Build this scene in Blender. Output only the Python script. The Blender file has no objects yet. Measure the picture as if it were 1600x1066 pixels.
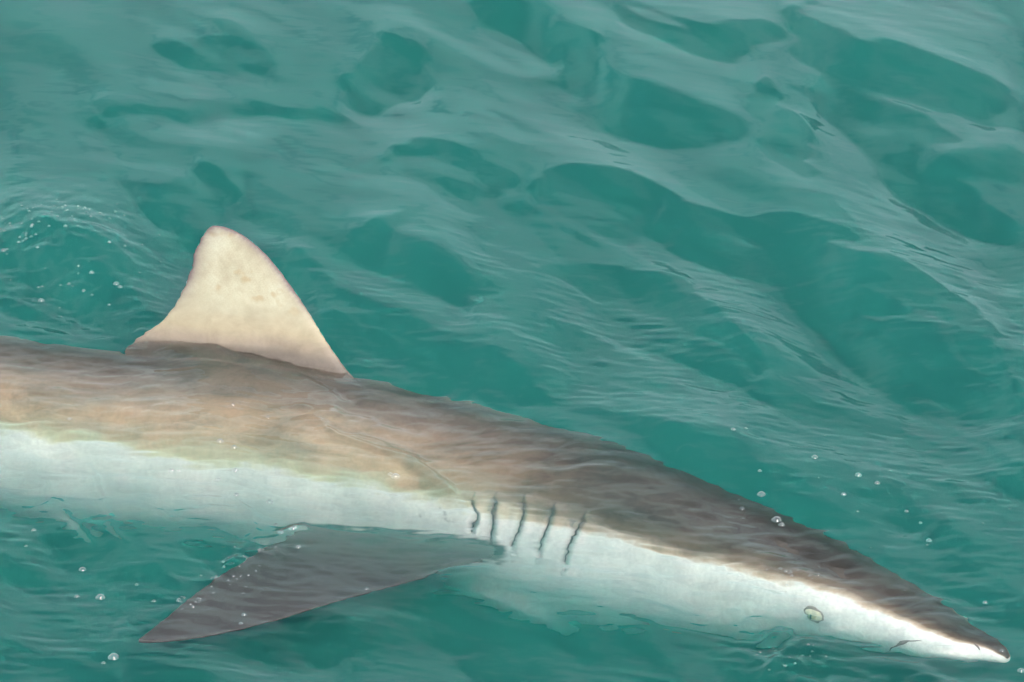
import bpy, bmesh, math, random
import numpy as np
from mathutils import Vector, Matrix
from mathutils.bvhtree import BVHTree

random.seed(7)
sc = bpy.context.scene
col = sc.collection
R = math.radians

# ------------------------------------------------------------------ camera, sky, sun, exposure
ELEV, DIST, LENS = R(30), 8.0, 180.0
cam_d = bpy.data.cameras.new('camera')
cam_d.lens, cam_d.sensor_width, cam_d.clip_start, cam_d.clip_end = LENS, 36.0, 0.1, 2000
cam = bpy.data.objects.new('camera', cam_d)
col.objects.link(cam)
CAM = np.array([0.0, -DIST * math.cos(ELEV), DIST * math.sin(ELEV)])
cam.location = CAM
cam.rotation_euler = (math.pi / 2 - ELEV, 0, 0)
sc.camera = cam

SUN_EL, SUN_AZ = R(46), R(160)          # azimuth measured clockwise from +Y (view direction)
world = bpy.data.worlds.new('World')
sc.world = world
world.use_nodes = True
wn, wl = world.node_tree.nodes, world.node_tree.links
wn.clear()
sky = wn.new('ShaderNodeTexSky')
sky.sky_type = 'NISHITA'
sky.sun_disc = False
sky.sun_elevation, sky.sun_rotation = SUN_EL, SUN_AZ
sky.air_density, sky.dust_density, sky.ozone_density = 1.0, 3.0, 1.0
bg = wn.new('ShaderNodeBackground')
bg.inputs['Strength'].default_value = 0.15
wo = wn.new('ShaderNodeOutputWorld')
# a broken, even layer of white cloud over the whole sky
wtc = wn.new('ShaderNodeTexCoord')
wsep = wn.new('ShaderNodeSeparateXYZ'); wl.new(wtc.outputs['Generated'], wsep.inputs[0])
def wmath(op, a, b):
    q = wn.new('ShaderNodeMath'); q.operation = op
    for i, v in enumerate((a, b)):
        if isinstance(v, (int, float)): q.inputs[i].default_value = v
        else: wl.new(v, q.inputs[i])
    return q.outputs[0]
zz = wmath('ADD', wmath('MAXIMUM', wsep.outputs[2], 0.0), 0.18)
wcomb = wn.new('ShaderNodeCombineXYZ')
wl.new(wmath('DIVIDE', wsep.outputs[0], zz), wcomb.inputs[0]); wl.new(wmath('DIVIDE', wsep.outputs[1], zz), wcomb.inputs[1])
wnoise = wn.new('ShaderNodeTexNoise'); wnoise.inputs['Scale'].default_value = 1.3; wnoise.inputs['Detail'].default_value = 7; wnoise.inputs['Roughness'].default_value = 0.55
wl.new(wcomb.outputs[0], wnoise.inputs['Vector'])
wr = wn.new('ShaderNodeMapRange'); wr.interpolation_type = 'SMOOTHSTEP'; wr.inputs[1].default_value = 0.50; wr.inputs[2].default_value = 0.66
# seen at a slant the gaps between clouds close up, as they do towards any horizon
slant = wmath('MULTIPLY', wmath('SUBTRACT', 1.0, wmath('MINIMUM', wmath('MAXIMUM', wsep.outputs[2], 0.0), 1.0)), 0.26)
wl.new(wmath('ADD', wnoise.outputs[0], slant), wr.inputs[0])
wmix = wn.new('ShaderNodeMix'); wmix.data_type = 'RGBA'
wl.new(wr.outputs[0], wmix.inputs[0]); wl.new(sky.outputs[0], wmix.inputs[6]); wmix.inputs[7].default_value = (6.2, 8.7, 9.3, 1)
wl.new(wmix.outputs[2], bg.inputs[0])
wl.new(bg.outputs[0], wo.inputs[0])

sun_d = bpy.data.lights.new('sun', 'SUN')
sun_d.energy, sun_d.angle, sun_d.color = 4.4, R(20), (1.0, 0.95, 0.88)
sun = bpy.data.objects.new('sun', sun_d)
col.objects.link(sun)
sdir = Vector((math.sin(SUN_AZ) * math.cos(SUN_EL), math.cos(SUN_AZ) * math.cos(SUN_EL), math.sin(SUN_EL)))
sun.rotation_euler = sdir.to_track_quat('Z', 'Y').to_euler()
sun.location = sdir * 30

sc.view_settings.view_transform = 'Standard'
sc.view_settings.look = 'None'
sc.view_settings.gamma = 1
sc.view_settings.use_curve_mapping = False
sc.view_settings.exposure = 0.2
cy = sc.cycles
cy.max_bounces, cy.diffuse_bounces, cy.glossy_bounces = 6, 2, 2
cy.transmission_bounces, cy.volume_bounces, cy.transparent_max_bounces = 5, 1, 6
cy.caustics_refractive, cy.caustics_reflective = True, False
cy.sample_clamp_indirect = 0.0
cy.use_denoising = True

# ------------------------------------------------------------------ photograph pixel <-> place
IOR_BEND = 1.16
RGT = np.array([1.0, 0, 0])
FWD = np.array([0.0, math.cos(ELEV), -math.sin(ELEV)])
UPV = np.array([0.0, math.sin(ELEV), math.cos(ELEV)])
FPX = LENS / 36.0 * 1600.0

def pray(px, py):
    d = FWD + RGT * ((px - 800) / FPX) + UPV * ((533 - py) / FPX)
    return d / np.linalg.norm(d)

def on_plane(px, py, p0, n):
    d = pray(px, py)
    return CAM + d * (np.dot(np.asarray(p0) - CAM, n) / np.dot(d, n))

def bent(px, py):
    """surface point and bent direction of the line of sight under calm water"""
    d = pray(px, py)
    p = CAM + d * (-CAM[2] / d[2])
    c = -d[2]
    eta = 1 / IOR_BEND
    k = math.sqrt(1 - eta * eta * (1 - c * c))
    return p, d * eta + np.array([0, 0, 1.0]) * (eta * c - k)

def at(px, py, z):
    if z >= 0:
        return on_plane(px, py, (0, 0, z), np.array([0, 0, 1.0]))
    p, d = bent(px, py)
    return p + d * (z / d[2])

def to_pix(X, Y):
    """numpy: points of the water plane -> photograph pixels"""
    dx, dy, dz = X - CAM[0], Y - CAM[1], -CAM[2]
    f = dy * FWD[1] + dz * FWD[2]
    u = dy * UPV[1] + dz * UPV[2]
    return 800 + dx / f * FPX, 533 - u / f * FPX

# ------------------------------------------------------------------ helpers
def node_mat(name):
    m = bpy.data.materials.new(name)
    m.use_nodes = True
    m.node_tree.nodes.clear()
    return m, m.node_tree.nodes, m.node_tree.links

def mesh_obj(name, verts, faces, mat=None, parent=None, smooth=True):
    me = bpy.data.meshes.new(name)
    me.from_pydata([tuple(map(float, v)) for v in verts], [], [tuple(f) for f in faces])
    me.update()
    if smooth:
        me.polygons.foreach_set('use_smooth', [True] * len(me.polygons))
    o = bpy.data.objects.new(name, me)
    col.objects.link(o)
    if mat:
        me.materials.append(mat)
    if parent:
        o.parent = parent
    return o

def tag(o, label, cat, group=None):
    o['label'], o['category'] = label, cat
    if group:
        o['group'] = group
    return o

def sstep(a, b, x):
    t = np.clip((x - a) / (b - a), 0, 1)
    return t * t * (3 - 2 * t)

# ------------------------------------------------------------------ the water's shape
DX, DY = 0.0028, 0.0036
NX, NY = 672, 912
gx = (np.arange(NX) - NX / 2) * DX
gy = (np.arange(NY) - NY / 2) * DY + 0.08
GX, GY = np.meshgrid(gx, gy)
PX, PY = to_pix(GX, GY)
rng = np.random.default_rng(11)
FKX = np.fft.fftfreq(NX, DX)[None, :] * 2 * math.pi
FKY = np.fft.fftfreq(NY, DY)[:, None] * 2 * math.pi

def field(lam, stretch=1.0, ang=0.0, band=0.5):
    """smooth random field of wavelength lam (metres), stretched along the direction ang, unit variance"""
    c, s = math.cos(ang), math.sin(ang)
    k = np.sqrt(((FKX * c + FKY * s) * stretch) ** 2 + (-FKX * s + FKY * c) ** 2)
    k0 = 2 * math.pi / lam
    a = np.exp(-0.5 * ((k - k0 * 0.8) / (k0 * band)) ** 2)
    f = np.fft.ifft2(np.fft.fft2(rng.standard_normal((NY, NX))) * a).real
    return f / f.std()

# broad swell facets: where the surface leans away from (+) or towards (-) the boat, in photograph pixels
FACETS = [  # value, half width, [(x, y) ...]
    (+.7, 70, [(0, 60), (60, 200), (120, 300), (200, 380)]),
    (+.6, 45, [(100, 15), (220, 40), (300, 60)]),
    (+.6, 24, [(170, 130), (350, 140), (450, 152), (530, 135)]),
    (+.6, 30, [(260, 225), (420, 215), (560, 225), (700, 215)]),
    (+.7, 30, [(560, 0), (640, 50), (720, 70), (800, 110), (860, 190), (930, 240), (1030, 300), (1130, 370)]),
    (+.8, 34, [(690, 150), (800, 200), (900, 260), (1000, 300), (1100, 360)]),
    (+.6, 26, [(880, 0), (960, 40), (1000, 95), (1080, 115), (1190, 130), (1230, 190), (1290, 300), (1350, 330)]),
    (+.8, 60, [(1060, 20), (1140, 40), (1230, 10)]),
    (+.8, 60, [(1300, 20), (1400, 60), (1500, 60), (1600, 80)]),
    (+.8, 36, [(1340, 90), (1440, 120), (1600, 140)]),
    (+.8, 26, [(1600, 225), (1510, 222), (1490, 205)]),
    (+.8, 52, [(1330, 330), (1420, 400), (1500, 450), (1600, 540)]),
    (+.6, 30, [(1250, 240), (1330, 320), (1440, 350), (1540, 430)]),
    (+.8, 22, [(1040, 430), (1150, 480), (1240, 530), (1330, 590), (1420, 640), (1500, 690), (1550, 750)]),
    (+.7, 36, [(900, 500), (980, 560), (1080, 600), (1180, 640)]),
    (+.6, 24, [(900, 610), (1010, 600), (1090, 660), (1180, 690)]),
    (+.7, 22, [(640, 300), (730, 350), (830, 400), (900, 440), (1000, 450)]),
    (+.6, 20, [(460, 265), (560, 280), (660, 330), (740, 390)]),
    (+.5, 22, [(560, 340), (640, 380), (720, 420), (800, 440)]),
    (+.5, 24, [(700, 480), (800, 500), (860, 520)]),
    (+.5, 22, [(430, 300), (520, 330), (560, 380)]),
    (+.6, 20, [(1200, 680), (1290, 700), (1380, 720)]),
    (+.5, 22, [(1500, 620), (1600, 720)]),
    (+.5, 20, [(1340, 490), (1380, 495)]),
    (+.5, 20, [(150, 1040), (350, 1030), (560, 1055), (640, 1066)]),
    (+.5, 22, [(0, 960), (120, 1000), (220, 1040)]),
    (+1.7, 20, [(330, 545), (420, 568), (500, 615), (570, 665), (650, 715), (735, 790)]),
    (+.6, 16, [(930, 715), (1010, 728), (1080, 750)]),
    (+.5, 18, [(100, 600), (250, 640), (420, 660)]),
    (-.45, 60, [(900, 730), (1050, 790), (1200, 850), (1350, 920)]),
    (-.5, 50, [(680, 850), (520, 880), (380, 930), (260, 985)]),
    (-.3, 40, [(820, 850), (1000, 900), (1200, 960)]),
    (-.9, 70, [(10, 430), (100, 420), (180, 440)]),
    (-.9, 50, [(560, 110), (600, 130), (640, 120)]),
    (-.5, 24, [(260, 80), (350, 85), (420, 110)]),
    (-.8, 13, [(175, 182), (270, 186), (350, 175), (440, 178), (545, 200)]),
    (-.9, 34, [(215, 300), (260, 330), (320, 320), (290, 380)]),
    (-.9, 18, [(620, 252), (700, 258), (790, 290), (730, 298)]),
    (-.9, 36, [(785, 15), (850, 70), (920, 140), (1000, 190), (1080, 215), (1150, 225)]),
    (-1.3, 10, [(860, 75), (920, 95), (970, 140)]),
    (-.8, 22, [(990, 35), (1050, 75), (1120, 85), (1200, 80)]),
    (-1.0, 34, [(1250, 45), (1270, 100), (1330, 140), (1420, 150), (1500, 155), (1560, 178)]),
    (-.9, 34, [(1290, 150), (1370, 210), (1430, 280), (1500, 330), (1600, 365)]),
    (-.7, 26, [(1190, 170), (1230, 220), (1240, 280)]),
    (-.9, 20, [(1480, 272), (1540, 278), (1600, 275)]),
    (-.6, 44, [(850, 330), (930, 330), (1000, 345)]),
    (-1.0, 12, [(830, 345), (830, 318), (900, 298), (980, 312), (1060, 350)]),
    (-1.1, 36, [(1040, 365), (1130, 385), (1230, 410), (1350, 440), (1450, 490), (1540, 560), (1600, 620)]),
    (-.8, 30, [(1150, 390), (1280, 470), (1380, 540), (1500, 610), (1600, 640)]),
    (-.9, 30, [(870, 425), (980, 440), (1070, 480), (1150, 540), (1180, 570)]),
    (-.7, 26, [(640, 360), (560, 420), (700, 470)]),
    (-.8, 18, [(1200, 620), (1300, 630), (1400, 650)]),
    (-1.0, 36, [(470, 430), (540, 540), (640, 570), (760, 590), (860, 640)]),
    (-.8, 34, [(860, 640), (1000, 680), (1120, 740), (1280, 820), (1420, 900)]),
    (-.7, 40, [(1450, 860), (1560, 900)]),
    (-.8, 40, [(0, 870), (120, 860), (240, 900), (200, 960)]),
    (-.8, 40, [(420, 1010), (600, 980), (760, 950), (880, 990)]),
    (-.7, 40, [(760, 1030), (950, 1030), (1050, 1040)]),
]
wx = field(0.16, 2.0, -0.7) * 14 + field(0.05, 3.0, -0.7) * 5
wy = field(0.16, 2.0, -0.7) * 8 + field(0.05, 3.0, -0.7) * 3.5
QX, QY = PX + wx, PY + wy
T = np.full_like(GX, -0.05)
T += 0.5 * sstep(420, 120, PY)
for val, hw, pts in FACETS:
    d = np.full_like(GX, 1e9)
    uu = np.zeros_like(GX)
    ls = [math.hypot(b[0] - a[0], b[1] - a[1]) for a, b in zip(pts[:-1], pts[1:])]
    run, tot = 0.0, sum(ls)
    for (x0, y0), (x1, y1), sl in zip(pts[:-1], pts[1:], ls):
        ex, ey = x1 - x0, y1 - y0
        t = np.clip(((QX - x0) * ex + (QY - y0) * ey) / (ex * ex + ey * ey), 0, 1)
        q = np.hypot(QX - x0 - t * ex, (QY - y0 - t * ey) * 1.15)
        k = q < d
        d = np.where(k, q, d)
        uu = np.where(k, (run + t * sl) / tot, uu)
        run += sl
    hwv = hw * (0.45 + 0.65 * np.sqrt(np.clip(np.sin(math.pi * np.clip(uu, .02, .98)), 0, 1)))   # crests thin out towards their ends
    soft = 2.5 + 7 * abs(math.sin(pts[0][0] * 1.7 + pts[0][1])) ** 2
    w = sstep(hwv + soft, hwv - soft, d)
    T = T * (1 - w) + val * w
# lesser facets between them, edges drawn out along the run of the waves
pf = field(0.15, 3.2, -0.82) + .35 * field(0.04, 4.0, -.3)
T += (0.45 * sstep(.25, .5, pf) - 0.5 * sstep(-.45, -.7, pf)) * (.35 + .65 * sstep(250, 480, PY))
pf = field(0.07, 3.5, -0.7) + .4 * field(0.022, 4.0, -.15)
T += (0.35 * sstep(.7, .95, pf) - 0.4 * sstep(-.8, -1.05, pf)) * (.25 + .75 * sstep(300, 560, PY))
T += 0.12 * field(0.22, 3.0, -0.75) + 0.14 * field(0.11, 3.0, -0.8) + 0.10 * field(0.06, 3.5, -0.7)
edge = (sstep(gx[0], gx[0] + .12, GX) * sstep(gx[-1], gx[-1] - .12, GX)
        * sstep(gy[0], gy[0] + .2, GY) * sstep(gy[-1], gy[-1] - .2, GY))
def band(pts, hw):
    d = np.full_like(GX, 1e9)
    for (x0, y0), (x1, y1) in zip(pts[:-1], pts[1:]):
        ex, ey = x1 - x0, y1 - y0
        t = np.clip(((PX - x0) * ex + (PY - y0) * ey) / (ex * ex + ey * ey), 0, 1)
        d = np.minimum(d, np.hypot(PX - x0 - t * ex, PY - y0 - t * ey))
    return sstep(hw * 1.4, hw * .7, d)
lee = np.maximum(band([(-100, 660), (400, 700), (760, 770), (1100, 880), (1500, 1000)], 120), band([(700, 850), (460, 900), (230, 995)], 60))
T *= edge * (1 - .45 * lee)                     # the shark's bulk calms the waves above it
S = -np.where(T > 0, 0.125, 0.24) * T                                  # wanted slope along the line of sight
den = FKY ** 2 + 0.06 * FKX ** 2
den[0, 0] = 1
H = np.fft.ifft2(np.fft.fft2(S) * (-1j * FKY) / den).real
kk = np.sqrt(FKX ** 2 + FKY ** 2)
low = np.fft.ifft2(np.fft.fft2(H) * np.exp(-(kk / (2 * math.pi / 0.9)) ** 2)).real
H = (H - 0.35 * low) * edge                     # keep the broad level flat

def spot(cx, cy, rx, ry, ang=0):
    c, s = math.cos(R(ang)), math.sin(R(ang))
    u, v = PX - cx, PY - cy
    return np.exp(-(((u * c + v * s) / rx) ** 2 + ((-u * s + v * c) / ry) ** 2))

churn = np.clip(1.2 * spot(90, 430, 130, 85) + .8 * spot(1230, 1010, 110, 45, 25) + .5 * spot(1400, 1050, 90, 25)
                + .5 * spot(380, 880, 120, 60, -30) + .25 * spot(1350, 780, 260, 120, 25) + .3 * spot(120, 900, 200, 130)
                + .3 * spot(800, 980, 250, 60, 10) + .55 * band([(560, 640), (900, 760), (1200, 880), (1480, 990)], 90) + .5 * spot(200, 650, 350, 80)
                + .5 * spot(1215, 880, 60, 24, 25), 0, 1.3)
ripple = field(0.055, 2.2, -0.3) * 0.0011 + field(0.028, 1.8, -0.2) * 0.00045
along_body = band([(-100, 660), (400, 690), (760, 760), (1100, 870), (1500, 1000)], 120)
ripple3 = field(0.034, 4.0, -0.18) * 0.00055 + field(0.08, 3.0, -0.3) * 0.0009
wild = 0.8 * spot(90, 425, 150, 85) + 2.2 * spot(1225, 1010, 90, 38, 25) + 1.4 * spot(1400, 1055, 80, 18) + .8 * spot(370, 885, 90, 40, -35)
wildr = field(0.05, 1.3, 0.5) * .0010 + field(0.024, 1.2, -.6) * .00045 + np.abs(field(0.035, 1.2, .9)) * .0005
ripple2 = np.abs(field(0.06, 1.5, 0.2)) * 0.002
H *= 1 - .6 * band([(640, 880), (460, 920), (230, 995)], 50)
churn = churn * (1 - .7 * spot(1275, 950, 60, 34) - .6 * spot(820, 830, 130, 50))
H += edge * (churn * (ripple + 0.5 * ripple2) + wild * wildr + .62 * along_body * ripple3 * (1 - .75 * spot(820, 830, 130, 60) - .75 * spot(1275, 955, 70, 40)) + 0.00014 * field(0.05, 2.5, -0.4)
             + (0.00022 * sstep(250, 560, PY) + .00004) * field(0.02, 4.0, -0.12)
             + (0.00010 * sstep(300, 600, PY) + .00002) * field(0.011, 3.0, -0.1))
# creases: a small wave folding over flank and pectoral fin, bow ripple rings
def crease(pts, hw, amp):
    d = np.full_like(GX, 1e9)
    for (x0, y0), (x1, y1) in zip(pts[:-1], pts[1:]):
        ex, ey = x1 - x0, y1 - y0
        t = np.clip(((QX - x0) * ex + (QY - y0) * ey) / (ex * ex + ey * ey), 0, 1)
        d = np.minimum(d, np.hypot(QX - x0 - t * ex, QY - y0 - t * ey))
    return amp * np.exp(-(d / hw) ** 2)
H += crease([(360, 870), (400, 845), (455, 815)], 8, .004)
H += crease([(340, 765), (362, 800), (378, 850)], 5, .0028)
H += crease([(270, 800), (310, 785), (345, 775)], 4, .002)
H += crease([(140, 735), (170, 790), (195, 828)], 4, .0025)
H += crease([(60, 778), (100, 800), (132, 835)], 5, .003)
H += crease([(345, 550), (430, 580), (520, 640), (620, 710), (700, 760)], 11, .0055)
H += crease([(205, 540), (300, 548), (400, 560), (480, 575), (545, 590)], 4, .0025)
ring = np.hypot(PX - 1073, (PY - 716) * 1.5)
H += 0.0012 * np.exp(-((ring - 13) / 3) ** 2)

def swell(X, Y):
    """long low waves that run on to the horizon"""
    r = np.random.default_rng(5)
    h = np.zeros_like(X)
    for i in range(26):
        lam = 0.35 * 1.28 ** i if i < 14 else r.uniform(.4, 1.6)
        a = R(60) + r.normal(0, .5)
        k = 2 * math.pi / lam
        h += (0.0045 * lam if i < 14 else .0025 * lam) * np.sin(k * (X * math.cos(a) + Y * math.sin(a)) + r.uniform(0, 6.28)) * (1 if lam < 1.2 else .6)
    return h

def grow(a, n, f, out):
    """spacing that widens away from the close-up part"""
    step, x, r = f, a, []
    g = 1.13
    for i in range(n):
        step *= g
        x += step * out
        r.append(x)
    return r
left, right = grow(gx[0], 64, DX, -1)[::-1], grow(gx[-1], 64, DX, 1)
lo, hi = grow(gy[0], 64, DY, -1)[::-1], grow(gy[-1], 64, DY, 1)
ax, ay = np.array(left + list(gx) + right), np.array(lo + list(gy) + hi)
AX, AY = np.meshgrid(ax, ay)
calm = 1 - 0.85 * np.exp(-((AX / 1.2) ** 4 + (AY / 1.9) ** 4))
AZ = swell(AX, AY) * calm * np.clip(8 / (np.hypot(AX, AY) + 1), .1, 1)
AZ[64:64 + NY, 64:64 + NX] += H
def surf(x, y):
    i = np.clip(np.searchsorted(ax, x) - 1, 0, len(ax) - 2)
    j = np.clip(np.searchsorted(ay, y) - 1, 0, len(ay) - 2)
    u, v = (x - ax[i]) / (ax[i + 1] - ax[i]), (y - ay[j]) / (ay[j + 1] - ay[j])
    return float((AZ[j, i] * (1 - u) + AZ[j, i + 1] * u) * (1 - v) + (AZ[j + 1, i] * (1 - u) + AZ[j + 1, i + 1] * u) * v)

mx, my = len(ax), len(ay)
V = np.stack([AX, AY, AZ], -1).reshape(-1, 3)
idx = np.arange(mx * my).reshape(my, mx)
quads = np.stack([idx[:-1, :-1], idx[:-1, 1:], idx[1:, 1:], idx[1:, :-1]], -1).reshape(-1, 4)
rim = np.concatenate([idx[0, :-1], idx[:-1, -1], idx[-1, :0:-1], idx[:0:-1, 0]])
base = mx * my
VB = V[rim].copy()
VB[:, 2] = -9.0
nr = len(rim)
V = np.concatenate([V, VB, [[0, 0, -9.0]]])
side = np.stack([rim, base + np.arange(nr), base + (np.arange(nr) + 1) % nr, np.roll(rim, -1)], -1)
tris = np.stack([np.full(nr, base + nr), base + (np.arange(nr) + 1) % nr, base + np.arange(nr)], -1)
me = bpy.data.meshes.new('sea_water')
allq = np.concatenate([quads, side]).astype(np.int32)
loops = np.concatenate([allq.ravel(), tris.ravel()]).astype(np.int32)
starts = np.concatenate([np.arange(len(allq)) * 4, len(allq) * 4 + np.arange(nr) * 3]).astype(np.int32)
me.vertices.add(len(V)); me.vertices.foreach_set('co', V.astype(np.float32).ravel())
me.loops.add(len(loops)); me.loops.foreach_set('vertex_index', loops)
me.polygons.add(len(starts)); me.polygons.foreach_set('loop_start', starts)
sm = np.zeros(len(starts), bool); sm[:len(quads)] = True
me.polygons.foreach_set('use_smooth', sm)
me.update(calc_edges=True)
CH = np.full((my, mx), .2)
CH[64:64 + NY, 64:64 + NX] = np.clip(.04 + .8 * churn, 0, 1) * edge + .2 * (1 - edge)
ca_ = me.attributes.new('churn', 'FLOAT', 'POINT')
ca_.data.foreach_set('value', np.concatenate([CH.ravel(), np.zeros(nr + 1)]).astype(np.float32))
water = bpy.data.objects.new('sea_water', me)
col.objects.link(water)
water['kind'] = 'structure'
water['label'] = 'murky teal sea water with smooth rippled surface'

m, n, l = node_mat('sea_water')
out = n.new('ShaderNodeOutputMaterial')
tc = n.new('ShaderNodeTexCoord')
mp = n.new('ShaderNodeMapping'); mp.inputs['Scale'].default_value = (0.55, 1.0, 1.0); mp.inputs['Rotation'].default_value = (0, 0, R(30))
l.new(tc.outputs['Object'], mp.inputs[0])
nz = n.new('ShaderNodeTexNoise'); nz.inputs['Scale'].default_value = 34; nz.inputs['Detail'].default_value = 3; nz.inputs['Distortion'].default_value = 1.0
l.new(mp.outputs[0], nz.inputs['Vector'])
bp = n.new('ShaderNodeBump'); bp.inputs['Distance'].default_value = 0.0008
l.new(nz.outputs[0], bp.inputs['Height'])
ca = n.new('ShaderNodeAttribute'); ca.attribute_name = 'churn'
l.new(ca.outputs['Fac'], bp.inputs['Strength'])
fr = n.new('ShaderNodeFresnel')
gm = n.new('ShaderNodeNewGeometry')
mi = n.new('ShaderNodeMix'); mi.inputs[2].default_value = 1.34; mi.inputs[3].default_value = IOR_BEND
l.new(gm.outputs['Backfacing'], mi.inputs[0]); l.new(mi.outputs[0], fr.inputs['IOR'])
l.new(bp.outputs[0], fr.inputs['Normal'])
rf = n.new('ShaderNodeBsdfRefraction'); rf.inputs['IOR'].default_value = IOR_BEND; rf.inputs['Roughness'].default_value = 0.0
gl = n.new('ShaderNodeBsdfGlossy'); gl.inputs['Roughness'].default_value = 0.012
for q in (rf, gl):
    l.new(bp.outputs[0], q.inputs['Normal'])
mix = n.new('ShaderNodeMixShader')
l.new(fr.outputs[0], mix.inputs[0]); l.new(rf.outputs[0], mix.inputs[1]); l.new(gl.outputs[0], mix.inputs[2])
l.new(mix.outputs[0], out.inputs['Surface'])
vs = n.new('ShaderNodeVolumeScatter'); vs.inputs['Density'].default_value = 1.45; vs.inputs['Color'].default_value = (0.08, 0.92, 0.73, 1); vs.inputs['Anisotropy'].default_value = 0.0
va = n.new('ShaderNodeVolumeAbsorption'); va.inputs['Density'].default_value = 1.35; va.inputs['Color'].default_value = (0.0, 0.55, 0.47, 1)
ad = n.new('ShaderNodeAddShader')
l.new(vs.outputs[0], ad.inputs[0]); l.new(va.outputs[0], ad.inputs[1]); l.new(ad.outputs[0], out.inputs['Volume'])
water.data.materials.append(m)

# ------------------------------------------------------------------ the shark
ST = [  # pixel of the back's outline, radius in mm, how far under the surface (m), width / height
    (1581, 1019, 8, .020, 1.0), (1566, 1002, 21, .019, 1.15), (1525, 979, 37, .019, 1.25), (1465, 942, 54, .019, 1.2),
    (1400, 905, 70, .019, 1.15), (1300, 846, 93, .019, 1.1), (1200, 794, 112, .018, 1.05), (1100, 751, 127, 0.018, 1.0),
    (1000, 712, 138, .018, .97), (900, 678, 146, .018, .95), (800, 646, 150, .024, .95), (700, 617, 152, .028, .95),
    (600, 592, 153, .028, .95), (500, 572, 153, .020, .95), (400, 559, 152, .020, .95), (300, 551, 150, .020, .95),
    (200, 543, 148, .020, .95), (100, 533, 146, .022, .95), (0, 520, 142, .022, .95), (-200, 505, 132, .04, .92),
    (-500, 500, 108, .05, .9), (-900, 505, 74, .06, .88), (-1200, 512, 48, .07, .9), (-1400, 516, 36, .075, .95), (-1540, 519, 26, .08, 1.0)]
# the sight line bends less at the shallow back than at the deep axis: lift the traced outline to suit
LIFT = lambda x: float(np.interp(x, [1300, 1400, 1500, 1580], [28, 22, 10, 0]))
ST = [(x, y - LIFT(x), r * (1 + .0012 * LIFT(x)), dz, a) for x, y, r, dz, a in ST]
ROLL = R(22)
cents, rads, asp = [], [], []
for i, (x, y, r, dz, a) in enumerate(ST):
    x0, y0 = ST[max(i - 1, 0)][:2]
    x1, y1 = ST[min(i + 1, len(ST) - 1)][:2]
    ln = math.hypot(x1 - x0, y1 - y0)
    tx, ty = (x0 - x1) / ln, (y0 - y1) / ln            # towards the nose
    nx_, ny_ = -ty, tx                                   # down in the picture
    rr = r / 1000
    cents.append(at(x + nx_ * r, y + ny_ * r, -dz - rr))
    rads.append(rr); asp.append(a)
cents, rads, asp = np.array(cents), np.array(rads), np.array(asp)
# resample smoothly along the axis
seg = np.concatenate([[0], np.cumsum(np.linalg.norm(np.diff(cents, axis=0), axis=1))])
def spline(y, u):
    """Catmull-Rom through the stations"""
    y = np.asarray(y, float)
    if y.ndim == 1:
        y = y[:, None]
    m_ = np.gradient(y, seg, axis=0)
    k = np.clip(np.searchsorted(seg, u) - 1, 0, len(seg) - 2)
    h = (seg[k + 1] - seg[k])[:, None]
    t = ((u - seg[k])[:, None]) / h
    return ((2 * t**3 - 3 * t**2 + 1) * y[k] + (t**3 - 2 * t**2 + t) * h * m_[k] + (-2 * t**3 + 3 * t**2) * y[k + 1] + (t**3 - t**2) * h * m_[k + 1])
US = np.concatenate([np.linspace(0, .12, 16)[:-1], np.linspace(.12, seg[-1], 170)])
AC = spline(cents, US)
AC[:, 2] = np.convolve(np.pad(AC[:, 2], 4, 'edge'), np.ones(9) / 9, 'valid')
AR = np.maximum(spline(rads, US)[:, 0], .002)
AA = spline(asp, US)[:, 0]
TAN = np.gradient(AC, US, axis=0)
TAN /= np.linalg.norm(TAN, axis=1)[:, None]              # towards the tail
SIDE = np.cross(TAN, [0, 0, 1.0]); SIDE /= np.linalg.norm(SIDE, axis=1)[:, None]
UPB = np.cross(SIDE, TAN)
if SIDE[60][1] > 0:
    SIDE = -SIDE                                         # SIDE points to the boat
BU = UPB * math.cos(ROLL) - SIDE * math.sin(ROLL)        # the shark's own up: banked, back away from the boat
BS = SIDE * math.cos(ROLL) + UPB * math.sin(ROLL)        # the shark's own right side, towards the boat
DEEP = np.interp(US, np.interp([1580, 1500, 1350, 1200, 950, 820, 700, 400, 0, -400], [q[0] for q in ST[::-1]], seg[::-1]), [1.0, 1.05, 1.12, 1.2, 1.2, 1.12, 1.1, 1.2, 1.24, 1.1])   # how full the throat and belly hang
verts, faces = [], []
NSEC = 56
for i in range(len(US)):
    for k in range(NSEC):
        ph = 2 * math.pi * k / NSEC
        c, s = math.cos(ph), math.sin(ph)
        w = AR[i] * AA[i] * math.copysign(abs(c) ** .95, c)
        hgt = AR[i] * (math.copysign(abs(s) ** .95, s)) / (AA[i] ** .6)
        if s < 0:
            hgt *= DEEP[i]
        verts.append(AC[i] + BS[i] * w + BU[i] * hgt)
for i in range(len(US) - 1):
    for k in range(NSEC):
        a, b = i * NSEC + k, i * NSEC + (k + 1) % NSEC
        faces.append((a, b, b + NSEC, a + NSEC))
faces.append(tuple(range(NSEC))[::-1]); faces.append(tuple((len(US) - 1) * NSEC + k for k in range(NSEC)))
bm_v, bm_f = list(verts), list(faces)

def resample(pts, n):
    pts = np.array(pts, float)
    d = np.concatenate([[0], np.cumsum(np.linalg.norm(np.diff(pts, axis=0), axis=1))])
    u = np.linspace(0, d[-1], n)
    return np.stack([np.interp(u, d, pts[:, k]) for k in range(3)], -1)

def smooth_line(p, it=2):
    p = p.copy()
    for _ in range(it):
        p[1:-1] = (p[:-2] + 2 * p[1:-1] + p[2:]) / 4
    return p

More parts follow.
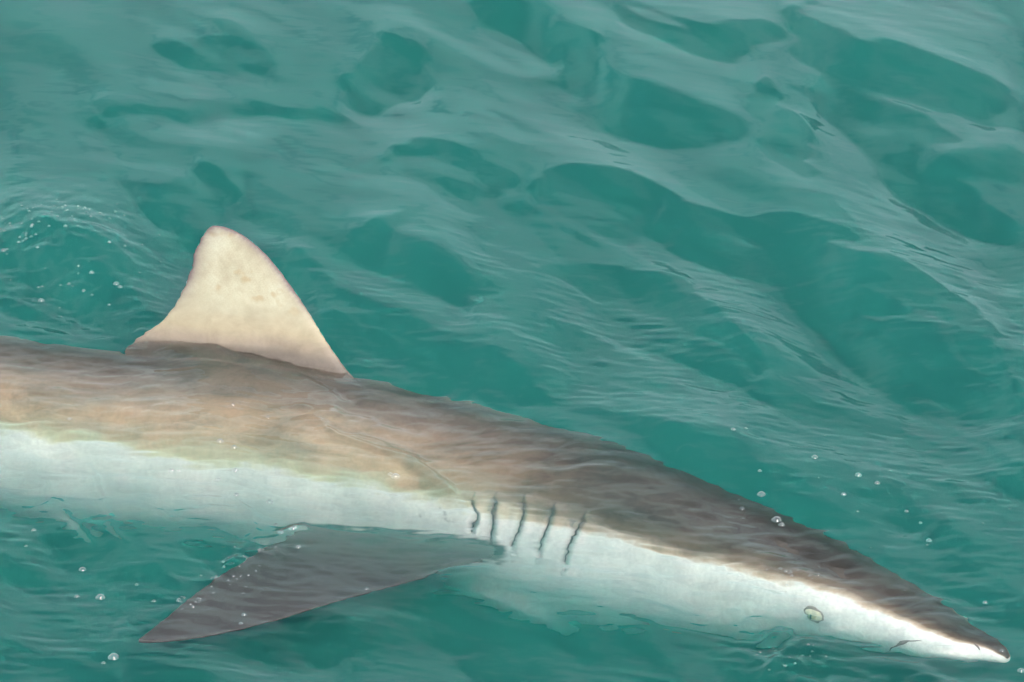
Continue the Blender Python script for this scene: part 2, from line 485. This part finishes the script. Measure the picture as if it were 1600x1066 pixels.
def add_fin(le, te, normal, tbase, ttip, flare=0.0, jag=0.0, nv=40, nc=26):
    """solid fin between leading and trailing edge (root -> tip), lens-shaped section"""
    le, te = smooth_line(resample(le, nv)), smooth_line(resample(te, nv))
    if jag:
        rj = random.Random(9)
        for i in range(6, nv - 1):
            cd_ = te[i] - le[i]
            te[i] += cd_ / np.linalg.norm(cd_) * rj.choice([0, 0, -1, -1.6, .4]) * jag
    o = len(bm_v)
    for i in range(nv):
        v = i / (nv - 1)
        for sd in (1, -1):
            for k in range(nc):
                c = k / (nc - 1)
                p = le[i] * (1 - c) + te[i] * c
                t = (ttip + (tbase - ttip) * (1 - v) ** 1.3 + flare * math.exp(-v / .10))
                prof = max(0.0, (c ** .5) * (1 - c) ** .8 * 1.75)
                t = ttip * .55 * min(1, 12 * min(c, 1 - c) + .55) + (t - ttip * .4) * prof
                bm_v.append(p + normal * sd * t / 2)
    w = 2 * nc
    for i in range(nv - 1):
        for k in range(nc - 1):
            a = o + i * w + k
            bm_f.append((a, a + 1, a + 1 + w, a + w))
            b = o + i * w + nc + k
            bm_f.append((b, b + w, b + w + 1, b + 1))
        a, b = o + i * w, o + i * w + nc
        bm_f.append((a, a + w, b + w, b))
        a, b = o + i * w + nc - 1, o + i * w + 2 * nc - 1
        bm_f.append((a, b, b + w, a + w))
    for i in (0, nv - 1):
        for k in range(nc - 1):
            a, b = o + i * w + k, o + i * w + nc + k
            bm_f.append((a, b, b + 1, a + 1) if i == 0 else (a, a + 1, b + 1, b))

def station(px):
    return int(np.argmin([abs(to_pix(np.array(c[0]), np.array(c[1]))[0] - px) for c in AC]))

# first dorsal fin, standing on the ridge of the back
iD = station(400)
dn = np.cross(TAN[iD], BU[iD]); dn /= np.linalg.norm(dn)
p0 = AC[iD] + BU[iD] * AR[iD]
F = lambda x, y: on_plane(x, y, p0, dn)
le = [F(*p) for p in [(620, 700), (560, 600), (528, 558), (505, 524), (484, 488), (462, 455), (440, 425), (415, 395), (390, 373), (365, 358), (345, 352), (334, 352)]]
te = [F(*p) for p in [(230, 680), (192, 575), (196, 545), (212, 526), (236, 513), (257, 499), (268, 482), (273, 474), (283, 455), (292, 432), (295, 424), (299, 407), (303, 392), (311, 376), (313, 366), (321, 359), (328, 354)]]
DLE, DTE = le, te
add_fin(le, te, dn, .030, .0085, flare=.026, jag=.0022, nv=56)
# right pectoral fin, reaching towards the boat just under the surface
def PF(pts):
    r = []
    for x, y, z in pts:
        p = at(x, y, 0.0)
        k = min(1.0, max(0.0, (z + .12) / .08))
        r.append(at(x, y, z + k * surf(p[0], p[1])))
    return r
le = PF([(770, 852, -.25), (772, 873, -.115), (700, 893, -.062), (640, 909, -.037), (560, 930, -.026), (480, 953, -.018), (400, 976, -.013), (320, 994, -.010), (250, 1003, -.007), (216, 1001, -.003)])
te = PF([(468, 834, -.25), (464, 823, -.125), (440, 838, -.072), (400, 862, -.04), (360, 886, -.026), (322, 912, -.016), (286, 940, -.013), (255, 966, -.011), (230, 985, -.008), (215, 997, -.004)])
PLE, PTE = le, te
fn = np.cross(np.array(le[3]) - np.array(te[3]), np.array(le[8]) - np.array(le[2])); fn /= np.linalg.norm(fn)
if fn[2] < 0: fn = -fn
add_fin(le, te, fn, .030, .008, flare=.014)
# left pectoral fin, deep in the murk on the far side
iP, iQ = station(760), station(560)
tipv = AC[iQ] + TAN[iQ] * .18 - BS[iQ] * .36 - BU[iQ] * .33
le = [AC[iP] - BS[iP] * .05, AC[iP] - BS[iP] * AR[iP] * .8 - BU[iP] * AR[iP] * .6, tipv]
te = [AC[iQ] - BS[iQ] * .05, AC[iQ] - BS[iQ] * AR[iQ] * .8 - BU[iQ] * AR[iQ] * .6, tipv + TAN[iQ] * .012]
fl = np.cross(TAN[iQ], tipv - AC[iQ]); fl /= np.linalg.norm(fl)
add_fin(le, te, fl, .03, .008)
# tail fins beyond the frame
iS = int(np.argmin(np.abs(US - (seg[-1] - .55))))
bnS = np.cross(TAN[iS], BU[iS])
add_fin([AC[iS], AC[iS] + BU[iS] * .06, AC[iS] + BU[iS] * .12 + TAN[iS] * .08], [AC[iS] + TAN[iS] * .1, AC[iS] + BU[iS] * .05 + TAN[iS] * .12, AC[iS] + BU[iS] * .12 + TAN[iS] * .1], bnS, .014, .007, nv=16)
e0, te0, bu0 = AC[-1], TAN[-1], BU[-1]
bn0 = np.cross(te0, bu0)
add_fin([e0 - te0 * .08, e0 + bu0 * .12 + te0 * .16, e0 + bu0 * .42 + te0 * .5], [e0 + te0 * .06 - bu0 * .02, e0 + te0 * .22 + bu0 * .08, e0 + bu0 * .42 + te0 * .53], bn0, .03, .008)
add_fin([e0 - te0 * .08, e0 - bu0 * .1 + te0 * .06, e0 - bu0 * .22 + te0 * .17], [e0 + te0 * .08 + bu0 * .02, e0 + te0 * .14 - bu0 * .06, e0 - bu0 * .22 + te0 * .19], bn0, .025, .008, nv=20)

shark = bpy.data.objects.new('shark', None)
col.objects.link(shark)
iC = station(600)
shark.location = AC[iC]
tag(shark, 'bronze-brown shark with pale belly swimming just under the surface, dorsal fin out of the water', 'shark')
bpy.context.view_layer.update()

raw = mesh_obj('body', bm_v, bm_f)
bm = bmesh.new(); bm.from_mesh(raw.data)
bmesh.ops.recalc_face_normals(bm, faces=bm.faces)
bm.to_mesh(raw.data); bm.free()
md = raw.modifiers.new('join', 'REMESH'); md.mode = 'VOXEL'; md.voxel_size = 0.0029; md.use_smooth_shade = True
md2 = raw.modifiers.new('soft', 'SMOOTH'); md2.factor = 0.5; md2.iterations = 7
dg = bpy.context.evaluated_depsgraph_get()
bme = bpy.data.meshes.new_from_object(raw.evaluated_get(dg))
bpy.data.objects.remove(raw)
bme.name = 'body'
nv_ = len(bme.vertices)
P = np.empty(nv_ * 3, np.float32); bme.vertices.foreach_get('co', P); P = P.reshape(-1, 3).astype(float)

# skin colour coordinates: distance along the shark, angle round the body, how far out on a fin
def body_coords(P):
    best = np.full(len(P), 1e9); bi = np.zeros(len(P), int)
    for i in range(0, len(US)):
        d = np.abs(((P - AC[i]) * TAN[i]).sum(1))
        e = ((P - AC[i]) ** 2).sum(1) * .02 + d * d
        k = e < best
        best[k] = e[k]; bi[k] = i
    s = US[bi] + ((P - AC[bi]) * TAN[bi]).sum(1)
    s = np.clip(s, 0, US[-1])
    g = lambda a: np.stack([np.interp(s, US, a[:, k]) for k in range(3)], -1)
    q = P - g(AC)
    return s, (q * g(BS)).sum(1), (q * g(BU)).sum(1), np.interp(s, US, AR)
sA, uA, wA, rA = body_coords(P)
rad = np.hypot(uA, wA) / rA
ang = np.degrees(np.arctan2(wA, uA))                     # 0 = right flank, 90 = ridge, -90 = keel
ang = np.where(ang < -90, -180 - ang, np.where(ang > 90, 180 - ang, ang))   # same on both sides

# the counter-shading line climbs and falls along the body
sx = np.interp([1580, 1560, 1450, 1270, 1000, 740, 500, 300, 0, -300], [q[0] for q in ST[::-1]], seg[::-1])
line = np.interp(sA, sx, [34, 31, 24, 14, 13, 11, 4, 4, 10, 8])
ang = ang - line

# gill slits: shallow grooves in the skin
SLITS = [[(739, 787), (742, 806), (738, 831)], [(770, 784), (769, 819), (765, 850)], [(815, 787), (808, 825), (798, 861)],
         [(862, 800), (850, 831), (836, 867)], [(909, 815), (892, 844), (878, 884)]]
bvh = BVHTree.FromPolygons([tuple(p) for p in P], [tuple(p.vertices) for p in bme.polygons])
def hit(px, py):
    p, d = bent(px, py)
    p = p + np.array(d) * -0.02
    loc, nor, _, _ = bvh.ray_cast(Vector(p), Vector(d))
    return (np.array(loc), np.array(nor)) if loc else (None, None)
slit_pts = []
for s_ in SLITS:
    pts = np.array(s_, float)
    tt = np.linspace(0, 1, 15)
    mid = 2 * pts[1] - (pts[0] + pts[2]) / 2
    c = np.stack([(1 - tt) ** 2 * pts[0, k] + 2 * tt * (1 - tt) * mid[k] + tt ** 2 * pts[2, k] for k in (0, 1)], -1)
    slit_pts.append([hit(*q) for q in c])
NRM = np.empty(nv_ * 3, np.float32); bme.vertices.foreach_get('normal', NRM); NRM = NRM.reshape(-1, 3).astype(float)
gill = np.zeros(nv_)
for pts in slit_pts:
    pl = np.array([p for p, _ in pts])
    cand = np.where(np.linalg.norm(P - pl.mean(0), axis=1) < .12)[0]
    d = np.full(len(cand), 1e9); sg = np.zeros(len(cand))
    for a, b in zip(pl[:-1], pl[1:]):
        e = b - a
        t = np.clip(((P[cand] - a) @ e) / (e @ e), 0, 1)
        q = P[cand] - a - t[:, None] * e
        dd = np.linalg.norm(q, axis=1)
        k = dd < d
        d[k] = dd[k]; sg[k] = (q @ -TAN[iP])[k]
    g = np.exp(-(d / .0055) ** 2)
    lip = np.exp(-((d - .011) / .009) ** 2) * (sg > 0)       # the flap ahead of each slit stands a little proud
    P[cand] += NRM[cand] * (lip * .0048 - g * .0055)[:, None]
    gill[cand] = np.maximum(gill[cand], g)
smudge = np.zeros(nv_)
for px_, py_, r_, a_ in [(770, 794, 9, .9), (858, 806, 10, .8), (895, 816, 9, .9), (712, 813, 7, .9), (705, 808, 5, .8), (742, 800, 6, .8), (660, 806, 4, .6), (693, 789, 3, .7), (812, 790, 7, .6), (800, 850, 8, .5), (836, 862, 6, .5)]:
    h_, _n = hit(px_, py_)
    if h_ is not None:
        smudge = np.maximum(smudge, a_ * np.exp(-(np.linalg.norm(P - h_, axis=1) / (r_ * .001)) ** 2))
P -= np.array(shark.location)
bme.vertices.foreach_set('co', P.astype(np.float32).ravel())
Lw = P + np.array(shark.location)
# is the vertex on the dorsal fin / on the right pectoral
dors = sstep(1.12, 1.92, np.abs(wA) / rA) * (wA > 0)
ol = np.concatenate([resample(DLE, 60), resample(DTE, 60)])
dd_ = np.full(nv_, 1.0)
kf = np.where(dors > .02)[0]
dd_[kf] = np.sqrt(((Lw[kf][:, None, :] - ol[None]) ** 2).sum(-1)).min(1)
dr_ = np.full(nv_, 1.0)
dr_[kf] = np.sqrt(((Lw[kf][:, None, :] - ol[None, 60:]) ** 2).sum(-1)).min(1)
fedge = np.maximum(np.exp(-(np.maximum(dd_ - .004, 0) / .005)), np.exp(-(np.maximum(dr_ - .004, 0) / .011)))
pect = np.zeros(nv_)
from mathutils.kdtree import KDTree
kd = KDTree(40 * 24)
for i_, (a_, b_) in enumerate(zip(smooth_line(resample(PLE, 40)), smooth_line(resample(PTE, 40)))):
    for k_ in range(24):
        kd.insert(Vector(a_ * (1 - k_ / 23) + b_ * (k_ / 23)), i_ * 24 + k_)
kd.balance()
for i_ in np.where((sA > sx[4]) & (sA < sx[8]) & (rad > .9) & (uA > 0) & (wA < .5 * rA))[0]:
    q_ = kd.find(Vector(Lw[i_]))[2]
    if q_ < .03:
        pect[i_] = float(sstep(.026, .014, q_) * sstep(.90, .98, rad[i_]))
for nm, arr in (('along', sA), ('angle', ang), ('dorsal', dors), ('pectoral', pect), ('gill', gill), ('fin_edge', fedge), ('smudge', smudge)):
    at_ = bme.attributes.new(nm, 'FLOAT', 'POINT')
    at_.data.foreach_set('value', np.asarray(arr, np.float32))
bme.polygons.foreach_set('use_smooth', [True] * len(bme.polygons))
body = bpy.data.objects.new('body', bme)
col.objects.link(body)
body.parent = shark

def ramp(n, stops, interp='LINEAR'):
    r = n.new('ShaderNodeValToRGB')
    r.color_ramp.interpolation = interp
    el = r.color_ramp.elements
    while len(el) < len(stops):
        el.new(0.5)
    for e, (p, c) in zip(el, stops):
        e.position = p; e.color = (*c, 1)
    return r

def math_n(n, l, op, a, b=None):
    q = n.new('ShaderNodeMath'); q.operation = op
    for i, v in enumerate((a, b)):
        if v is None: continue
        if isinstance(v, (int, float)): q.inputs[i].default_value = v
        else: l.new(v, q.inputs[i])
    return q.outputs[0]

m, n, l = node_mat('shark_skin')
out = n.new('ShaderNodeOutputMaterial')
bs = n.new('ShaderNodeBsdfPrincipled')
def attr(nm):
    a = n.new('ShaderNodeAttribute'); a.attribute_name = nm
    return a.outputs['Fac']
tc = n.new('ShaderNodeTexCoord')
def noise(scale, detail=4, rough=.55, stretch=(1, 1, 1), dist=0.0):
    mp = n.new('ShaderNodeMapping'); mp.inputs['Scale'].default_value = stretch
    mp.inputs['Rotation'].default_value = (0, 0, R(24))
    l.new(tc.outputs['Object'], mp.inputs[0])
    q = n.new('ShaderNodeTexNoise'); q.inputs['Scale'].default_value = scale; q.inputs['Detail'].default_value = detail
    q.inputs['Roughness'].default_value = rough; q.inputs['Distortion'].default_value = dist
    l.new(mp.outputs[0], q.inputs['Vector'])
    return q.outputs[0]
def mixc(f, a, b, mode='MIX'):
    q = n.new('ShaderNodeMix'); q.data_type = 'RGBA'; q.blend_type = mode
    if isinstance(f, (int, float)): q.inputs[0].default_value = f
    else: l.new(f, q.inputs[0])
    for i, v in ((6, a), (7, b)):
        if isinstance(v, tuple): q.inputs[i].default_value = (*v, 1)
        else: l.new(v, q.inputs[i])
    return q.outputs[2]
n1, n2, n3 = noise(7, 4, .6, (.35, 1, 1), .4), noise(30, 4, .6, (.5, 1, 1), .6), noise(160, 3, .6)
A = attr('angle'); Sx = attr('along')
# wobbling the angle, and lowering the counter-shading line towards the nose
wob = math_n(n, l, 'MULTIPLY', math_n(n, l, 'SUBTRACT', n1, .5), 30.0)
wob2 = math_n(n, l, 'MULTIPLY', math_n(n, l, 'SUBTRACT', n2, .5), 15.0)
Aw = math_n(n, l, 'ADD', math_n(n, l, 'ADD', A, wob), wob2)
mr = n.new('ShaderNodeMapRange'); mr.inputs[1].default_value = -60; mr.inputs[2].default_value = 90
l.new(Aw, mr.inputs[0])
rear = ramp(n, [(0, (.92, .93, .89)), (0.367, (.92, .92, .85)), (0.413, (.68, .65, .43)), (0.467, (.52, .37, .24)), (0.600, (.42, .275, .185)), (0.747, (.21, .155, .125)), (1, (.11, .09, .08))])
head = ramp(n, [(0, (.92, .92, .89)), (0.387, (.92, .90, .85)), (0.413, (.62, .48, .36)), (0.460, (.20, .13, .09)), (0.567, (.078, .060, .050)), (1, (.056, .047, .043))])
l.new(mr.outputs[0], rear.inputs[0]); l.new(mr.outputs[0], head.inputs[0])
hm = n.new('ShaderNodeMapRange'); hm.interpolation_type = 'SMOOTHSTEP'
l.new(Sx, hm.inputs[0]); hm.inputs[1].default_value = .70; hm.inputs[2].default_value = 1.10
c = mixc(hm.outputs[0], head.outputs[0], rear.outputs[0])
# blotches and fine speckle
blot = ramp(n, [(.35, (.72, .72, .72)), (.62, (1.1, 1.08, 1.06))]); l.new(n2, blot.inputs[0])
c = mixc(.55, c, blot.outputs[0], 'MULTIPLY')
mot = ramp(n, [(.38, (.50, .49, .48)), (.52, (1, 1, 1)), (.66, (1.12, 1.08, 1.04))]); l.new(noise(11, 6, .62, (.5, 1, 1), .8), mot.inputs[0])
white_ = ramp(n, [(.38, (0, 0, 0)), (.52, (.8, .8, .8))]); l.new(mr.outputs[0], white_.inputs[0])
c = mixc(white_.outputs[0], c, mot.outputs[0], 'MULTIPLY')
spk = ramp(n, [(.3, (.82, .82, .82)), (.7, (1.1, 1.1, 1.1))]); l.new(n3, spk.inputs[0])
c = mixc(.6, c, spk.outputs[0], 'MULTIPLY')
dm = ramp(n, [(.36, (.33, .275, .195)), (.5, (.40, .345, .25)), (.64, (.45, .405, .31))]); l.new(noise(13, 6, .65), dm.inputs[0])  # dorsal fin paler than its grey-bronze skin: sunlight put into the colour
dorsc = dm.outputs[0]
spots = ramp(n, [(.62, (0, 0, 0)), (.72, (.75, .75, .75))]); l.new(noise(38, 2, .5), spots.inputs[0])
dorsc = mixc(spots.outputs[0], dorsc, (.34, .25, .15))
grain = ramp(n, [(.35, (.93, .93, .93)), (.65, (1.05, 1.05, 1.05))]); l.new(noise(420, 2, .6), grain.inputs[0])
dorsc = mixc(1.0, dorsc, grain.outputs[0], 'MULTIPLY')
fe = n.new('ShaderNodeMath'); fe.operation = 'MULTIPLY'; fe.use_clamp = True
l.new(attr('fin_edge'), fe.inputs[0]); l.new(math_n(n, l, 'ADD', math_n(n, l, 'MULTIPLY', n2, 1.6), .35), fe.inputs[1])
dorsc = mixc(fe.outputs[0], dorsc, (.16, .115, .11))
dw = n.new('ShaderNodeMath'); dw.operation = 'ADD'; dw.use_clamp = True
l.new(attr('dorsal'), dw.inputs[0]); l.new(math_n(n, l, 'MULTIPLY', math_n(n, l, 'SUBTRACT', n2, .5), .25), dw.inputs[1])
tanr = ramp(n, [(0, (.18, .142, .12)), (.15, (.25, .19, .145)), (.35, (.34, .27, .185)), (.7, (.37, .31, .22)), (1, (.40, .345, .245))])  # from brown at the fin base up to the painted-in sunlit cream
l.new(dw.outputs[0], tanr.inputs[0])
on_fin = ramp(n, [(.0, (0, 0, 0)), (.12, (1, 1, 1))]); l.new(attr('dorsal'), on_fin.inputs[0])
full = ramp(n, [(.55, (0, 0, 0)), (1, (1, 1, 1))]); l.new(dw.outputs[0], full.inputs[0])
fm = ramp(n, [(.35, (.80, .79, .78)), (.65, (1.12, 1.12, 1.13))]); l.new(noise(16, 6, .65, (1, 1, 1), .5), fm.inputs[0])
c = mixc(on_fin.outputs[0], c, mixc(full.outputs[0], mixc(1.0, tanr.outputs[0], fm.outputs[0], 'MULTIPLY'), dorsc))
pecc = mixc(n1, (.045, .040, .041), (.088, .073, .070))
c = mixc(attr('pectoral'), c, pecc)
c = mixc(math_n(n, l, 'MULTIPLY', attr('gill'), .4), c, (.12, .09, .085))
smn = ramp(n, [(.38, (.15, .15, .15)), (.58, (1, 1, 1))]); l.new(noise(120, 3), smn.inputs[0])
c = mixc(math_n(n, l, 'MULTIPLY', attr('smudge'), smn.outputs[0]), c, (.10, .085, .095))
l.new(c, bs.inputs['Base Color'])
bs.inputs['Roughness'].default_value = 0.55
bs.inputs['Specular IOR Level'].default_value = 0.3
bpn = n.new('ShaderNodeBump'); bpn.inputs['Strength'].default_value = .15; bpn.inputs['Distance'].default_value = .002
l.new(n3, bpn.inputs['Height']); l.new(bpn.outputs[0], bs.inputs['Normal'])
l.new(bs.outputs[0], out.inputs['Surface'])
body.data.materials.append(m)

def plain(name, colr, rough=.5, spec=.4):
    m, n, l = node_mat(name)
    o = n.new('ShaderNodeOutputMaterial'); b = n.new('ShaderNodeBsdfPrincipled')
    t = n.new('ShaderNodeTexCoord'); q = n.new('ShaderNodeTexNoise'); q.inputs['Scale'].default_value = 150
    l.new(t.outputs['Object'], q.inputs['Vector'])
    r = ramp(n, [(.3, tuple(x * .75 for x in colr)), (.7, tuple(min(1, x * 1.15) for x in colr))])
    l.new(q.outputs[0], r.inputs[0]); l.new(r.outputs[0], b.inputs['Base Color'])
    b.inputs['Roughness'].default_value = rough; b.inputs['Specular IOR Level'].default_value = spec
    l.new(b.outputs[0], o.inputs['Surface'])
    return m
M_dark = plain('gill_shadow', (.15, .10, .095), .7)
M_lid = plain('eye_membrane', (.74, .68, .50), .3)
M_iris = plain('eye_yellow', (.52, .48, .26), .15)
M_black = plain('eye_black', (.01, .01, .01), .06)
M_rim = plain('eye_rim', (.36, .31, .26), .5)
M_mouth = plain('mouth_skin', (.30, .26, .24), .6)
SL = np.array(shark.location)

def strip(name, pts, width, mat, lift, parent):
    """narrow lens-shaped strip lying along points on the skin"""
    vs, fs = [], []
    k = len(pts)
    for i, (p, nn) in enumerate(pts):
        t = pts[min(i + 1, k - 1)][0] - pts[max(i - 1, 0)][0]
        t /= np.linalg.norm(t)
        b = np.cross(nn, t)
        w = width * (0.25 + .75 * math.sin(math.pi * min(1, (i + .6) / k)))
        for a, h in ((-1, -.002), (-.4, lift), (.4, lift), (1, -.002)):
            vs.append(p + b * a * w + nn * h - SL)
    for i in range(k - 1):
        for j in range(3):
            a = i * 4 + j
            fs.append((a, a + 1, a + 5, a + 4))
    o = mesh_obj(name, vs, fs, mat, parent)
    return o
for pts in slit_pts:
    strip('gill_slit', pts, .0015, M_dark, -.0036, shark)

def pts_on(pix, k):
    pix = np.array(pix, float); tt = np.linspace(0, len(pix) - 1, k)
    c = np.stack([np.interp(tt, range(len(pix)), pix[:, j]) for j in (0, 1)], -1)
    r = [hit(*q) for q in c]
    return [q for q in r if q[0] is not None]
strip('mouth', pts_on([(1380, 1012), (1405, 1000), (1440, 997)], 12), .0025, M_mouth, .0006, shark)
strip('nostril', pts_on([(1522, 1001), (1528, 1006), (1531, 1012)], 6), .003, M_dark, .0006, shark)

# eye with its pale membrane drawn nearly shut
ep, en = hit(1270, 956)
fwd = -TAN[station(1290)]
ex = fwd - en * (fwd @ en); ex /= np.linalg.norm(ex)
ey = np.cross(en, ex)
if ey[2] < 0: ey = -ey
def dome(name, cx, cyy, rx, ry, h, mat, parent, lift=0.0, power=2.0, nr_=9, na=28):
    vs, fs = [ep + ex * cx + ey * cyy + en * (h + lift) - SL], []
    for i in range(1, nr_ + 1):
        f = i / nr_
        for k in range(na):
            t = 2 * math.pi * k / na
            vs.append(ep + ex * (cx + rx * f * math.cos(t)) + ey * (cyy + ry * f * math.sin(t)) + en * (h * (1 - f ** power) + lift) - SL)
    for k in range(na):
        fs.append((0, 1 + k, 1 + (k + 1) % na))
    for i in range(nr_ - 1):
        for k in range(na):
            a, b = 1 + i * na + k, 1 + i * na + (k + 1) % na
            fs.append((a, a + na, b + na, b))
    return mesh_obj(name, vs, fs, mat, parent)
eye = dome('eye', 0, 0, .0168, .0148, .0070, M_lid, shark, .001)
eye['label'] = 'pale yellowish eye with the lid drawn nearly shut'
vs, fs = [], []
NA, NB = 36, 8
for k in range(NA):
    t = 2 * math.pi * k / NA
    for j in range(NB):
        p = 2 * math.pi * j / NB
        rr = .0019 * (1 + .3 * math.sin(t))
        vs.append(ep + ex * math.cos(t) * (.0175 + rr * math.cos(p)) + ey * math.sin(t) * (.0150 + rr * math.cos(p)) + en * (.0005 + rr * math.sin(p)) - SL)
for k in range(NA):
    for j in range(NB):
        a, b = k * NB + j, k * NB + (j + 1) % NB
        c_, d_ = ((k + 1) % NA) * NB + j, ((k + 1) % NA) * NB + (j + 1) % NB
        fs.append((a, b, d_, c_))
mesh_obj('eyelid', vs, fs, M_rim, eye)
dome('iris', -.001, -.0036, .0100, .0072, .0030, M_iris, eye, .0050)
dome('pupil', -.001, -.0040, .0026, .0058, .0016, M_black, eye, .0070)

# ------------------------------------------------------------------ bubbles on the surface
m, n, l = node_mat('bubble_film')
out = n.new('ShaderNodeOutputMaterial')
tr = n.new('ShaderNodeBsdfTransparent'); gl = n.new('ShaderNodeBsdfGlossy'); gl.inputs['Roughness'].default_value = .08
lw = n.new('ShaderNodeFresnel'); lw.inputs['IOR'].default_value = 1.9
mixb = n.new('ShaderNodeMixShader')
l.new(lw.outputs[0], mixb.inputs[0]); l.new(tr.outputs[0], mixb.inputs[1]); l.new(gl.outputs[0], mixb.inputs[2])
df = n.new('ShaderNodeBsdfDiffuse'); df.inputs['Color'].default_value = (.85, .88, .88, 1)
lwt = n.new('ShaderNodeLayerWeight'); lwt.inputs['Blend'].default_value = .25
mixd = n.new('ShaderNodeMixShader')
mul = math_n(n, l, 'MULTIPLY', lwt.outputs['Facing'], .4)
l.new(math_n(n, l, 'ADD', mul, .03), mixd.inputs[0])
l.new(mixb.outputs[0], mixd.inputs[1]); l.new(df.outputs[0], mixd.inputs[2])
l.new(mixd.outputs[0], out.inputs['Surface'])
M_bub = m
BUB = {  # place -> (label, group, [(x, y, diameter mm)])
    'belly': [(268, 735, 9), (279, 736, 6), (341, 751, 8), (368, 737, 9), (369, 774, 8), (109, 653, 7), (344, 694, 11), (364, 637, 6), (418, 652, 6), (366, 702, 9), (618, 738, 13), (610, 735, 8)],
    'fin': [(421, 781, 10), (458, 824, 11), (439, 833, 9), (431, 817, 7), (466, 853, 7), (381, 952, 7), (376, 966, 6), (573, 915, 6)],
    'low': [(52, 815, 7), (128, 871, 10), (156, 915, 13), (119, 912, 7), (177, 1014, 15), (161, 1020, 6), (240, 931, 6), (213, 905, 5), (40, 842, 5)],
    'wake': [(6, 401, 8), (64, 464, 10), (144, 442, 8), (182, 454, 9), (188, 458, 7), (172, 405, 6), (108, 450, 6), (131, 459, 6), (104, 385, 6), (52, 379, 6)],
    'open': [(1145, 685, 7), (1165, 677, 5), (1273, 716, 9), (1341, 740, 10), (1371, 752, 8), (1190, 764, 12), (1318, 770, 8), (1214, 797, 14), (1222, 803, 9), (1417, 789, 6), (1452, 832, 8), (1160, 780, 7), (1187, 737, 6), (1439, 806, 5)],
    'head': [(1220, 873, 6), (1229, 878, 6), (1238, 884, 5), (1098, 1053, 10), (1540, 928, 7), (1566, 1004, 6), (1596, 1036, 10)],
}
LAB = {'belly': 'among those over the shark flank behind the gills',
       'fin': 'among those on or against the pectoral fin',
       'low': 'among those on teal water left of the pectoral tip',
       'wake': 'among those in the churned water behind the dorsal fin',
       'open': 'among those at or beyond the shark head outline',
       'head': 'among those close round the shark snout'}
ORD = ['leftmost', 'second from left', 'third from left', 'fourth from left', 'fifth from left', 'sixth from left', 'seventh from left',
       'eighth from left', 'ninth from left', 'tenth from left', 'eleventh from left', 'twelfth from left', 'thirteenth from left', 'fourteenth from left']
def bubble_mesh():
    vs, fs = [], []
    NA, NR = 16, 8
    for i in range(NR + 1):
        t = i / NR
        if t < .8:
            th = t / .8 * R(82)
            r, z = math.sin(th), math.cos(th) * .8 + .02
        else:
            q = (t - .8) / .2
            r, z = 1 + .28 * q, .13 * (1 - q) ** 2 - .02
        for k in range(NA):
            a = 2 * math.pi * k / NA
            vs.append((r * math.cos(a), r * math.sin(a), z))
    for i in range(NR):
        for k in range(NA):
            a, b = i * NA + k, i * NA + (k + 1) % NA
            fs.append((a, a + NA, b + NA, b))
    return vs, fs
bub_me = None
for key, lst in BUB.items():
    for x, y, d in lst:
        if bub_me is None:
            o = mesh_obj('bubble', *bubble_mesh(), M_bub)
            bub_me = o.data
        else:
            o = bpy.data.objects.new('bubble', bub_me); col.objects.link(o)
        p = at(x, y, 0.0)
        o.location = (p[0], p[1], surf(p[0], p[1]) + .0002)
        r_ = d / 2300
        o.scale = (r_, r_, r_)
        o.rotation_euler = (0, 0, random.uniform(0, 6))
        size = 'tiny' if d < 7 else 'small' if d < 10 else 'larger'
        rank = sorted(lst).index((x, y, d))
        which = 'rightmost' if rank == len(lst) - 1 else ORD[rank]
        tag(o, f'{size} clear bubble, {which} {LAB[key]}', 'bubble', 'bubbles floating on the sea')

# ------------------------------------------------------------------ froth too fine to count
def froth(name, label, spots):
    vs, fs = [], []
    bv, bf = bubble_mesh()
    r = random.Random(3)
    for (x, y, rx, ry, k, d0, d1) in spots:
        for _ in range(k):
            qx, qy = r.gauss(x, rx), r.gauss(y, ry)
            p = at(qx, qy, 0.0)
            z = surf(p[0], p[1])
            d = r.uniform(d0, d1) ** 1.0 / 2000
            o = len(vs)
            vs += [(p[0] + a * d, p[1] + b * d, z + c * d) for a, b, c in bv]
            fs += [tuple(o + i for i in f) for f in bf]
    o = mesh_obj(name, vs, fs, M_bub)
    o['kind'] = 'stuff'; o['label'] = label; o['category'] = 'froth'
    return o
froth('froth', 'fine white froth on the churned water behind the dorsal fin', [(110, 355, 40, 9, 34, 2, 4), (40, 380, 30, 16, 26, 2, 4.5), (120, 430, 60, 30, 22, 1.5, 4)])
froth('froth', 'fine froth strung along the trailing edge of the pectoral fin', [(375, 880, 16, 12, 14, 2, 4), (340, 905, 14, 10, 14, 2, 4), (300, 935, 16, 9, 16, 2, 4.5), (410, 850, 16, 10, 8, 2, 4)])
froth('froth', 'specks of froth on the teal water around the shark snout', [(1350, 780, 120, 50, 16, 1.5, 3.5), (1240, 885, 22, 8, 12, 2, 4), (1240, 1010, 40, 18, 20, 1.5, 3.5)])
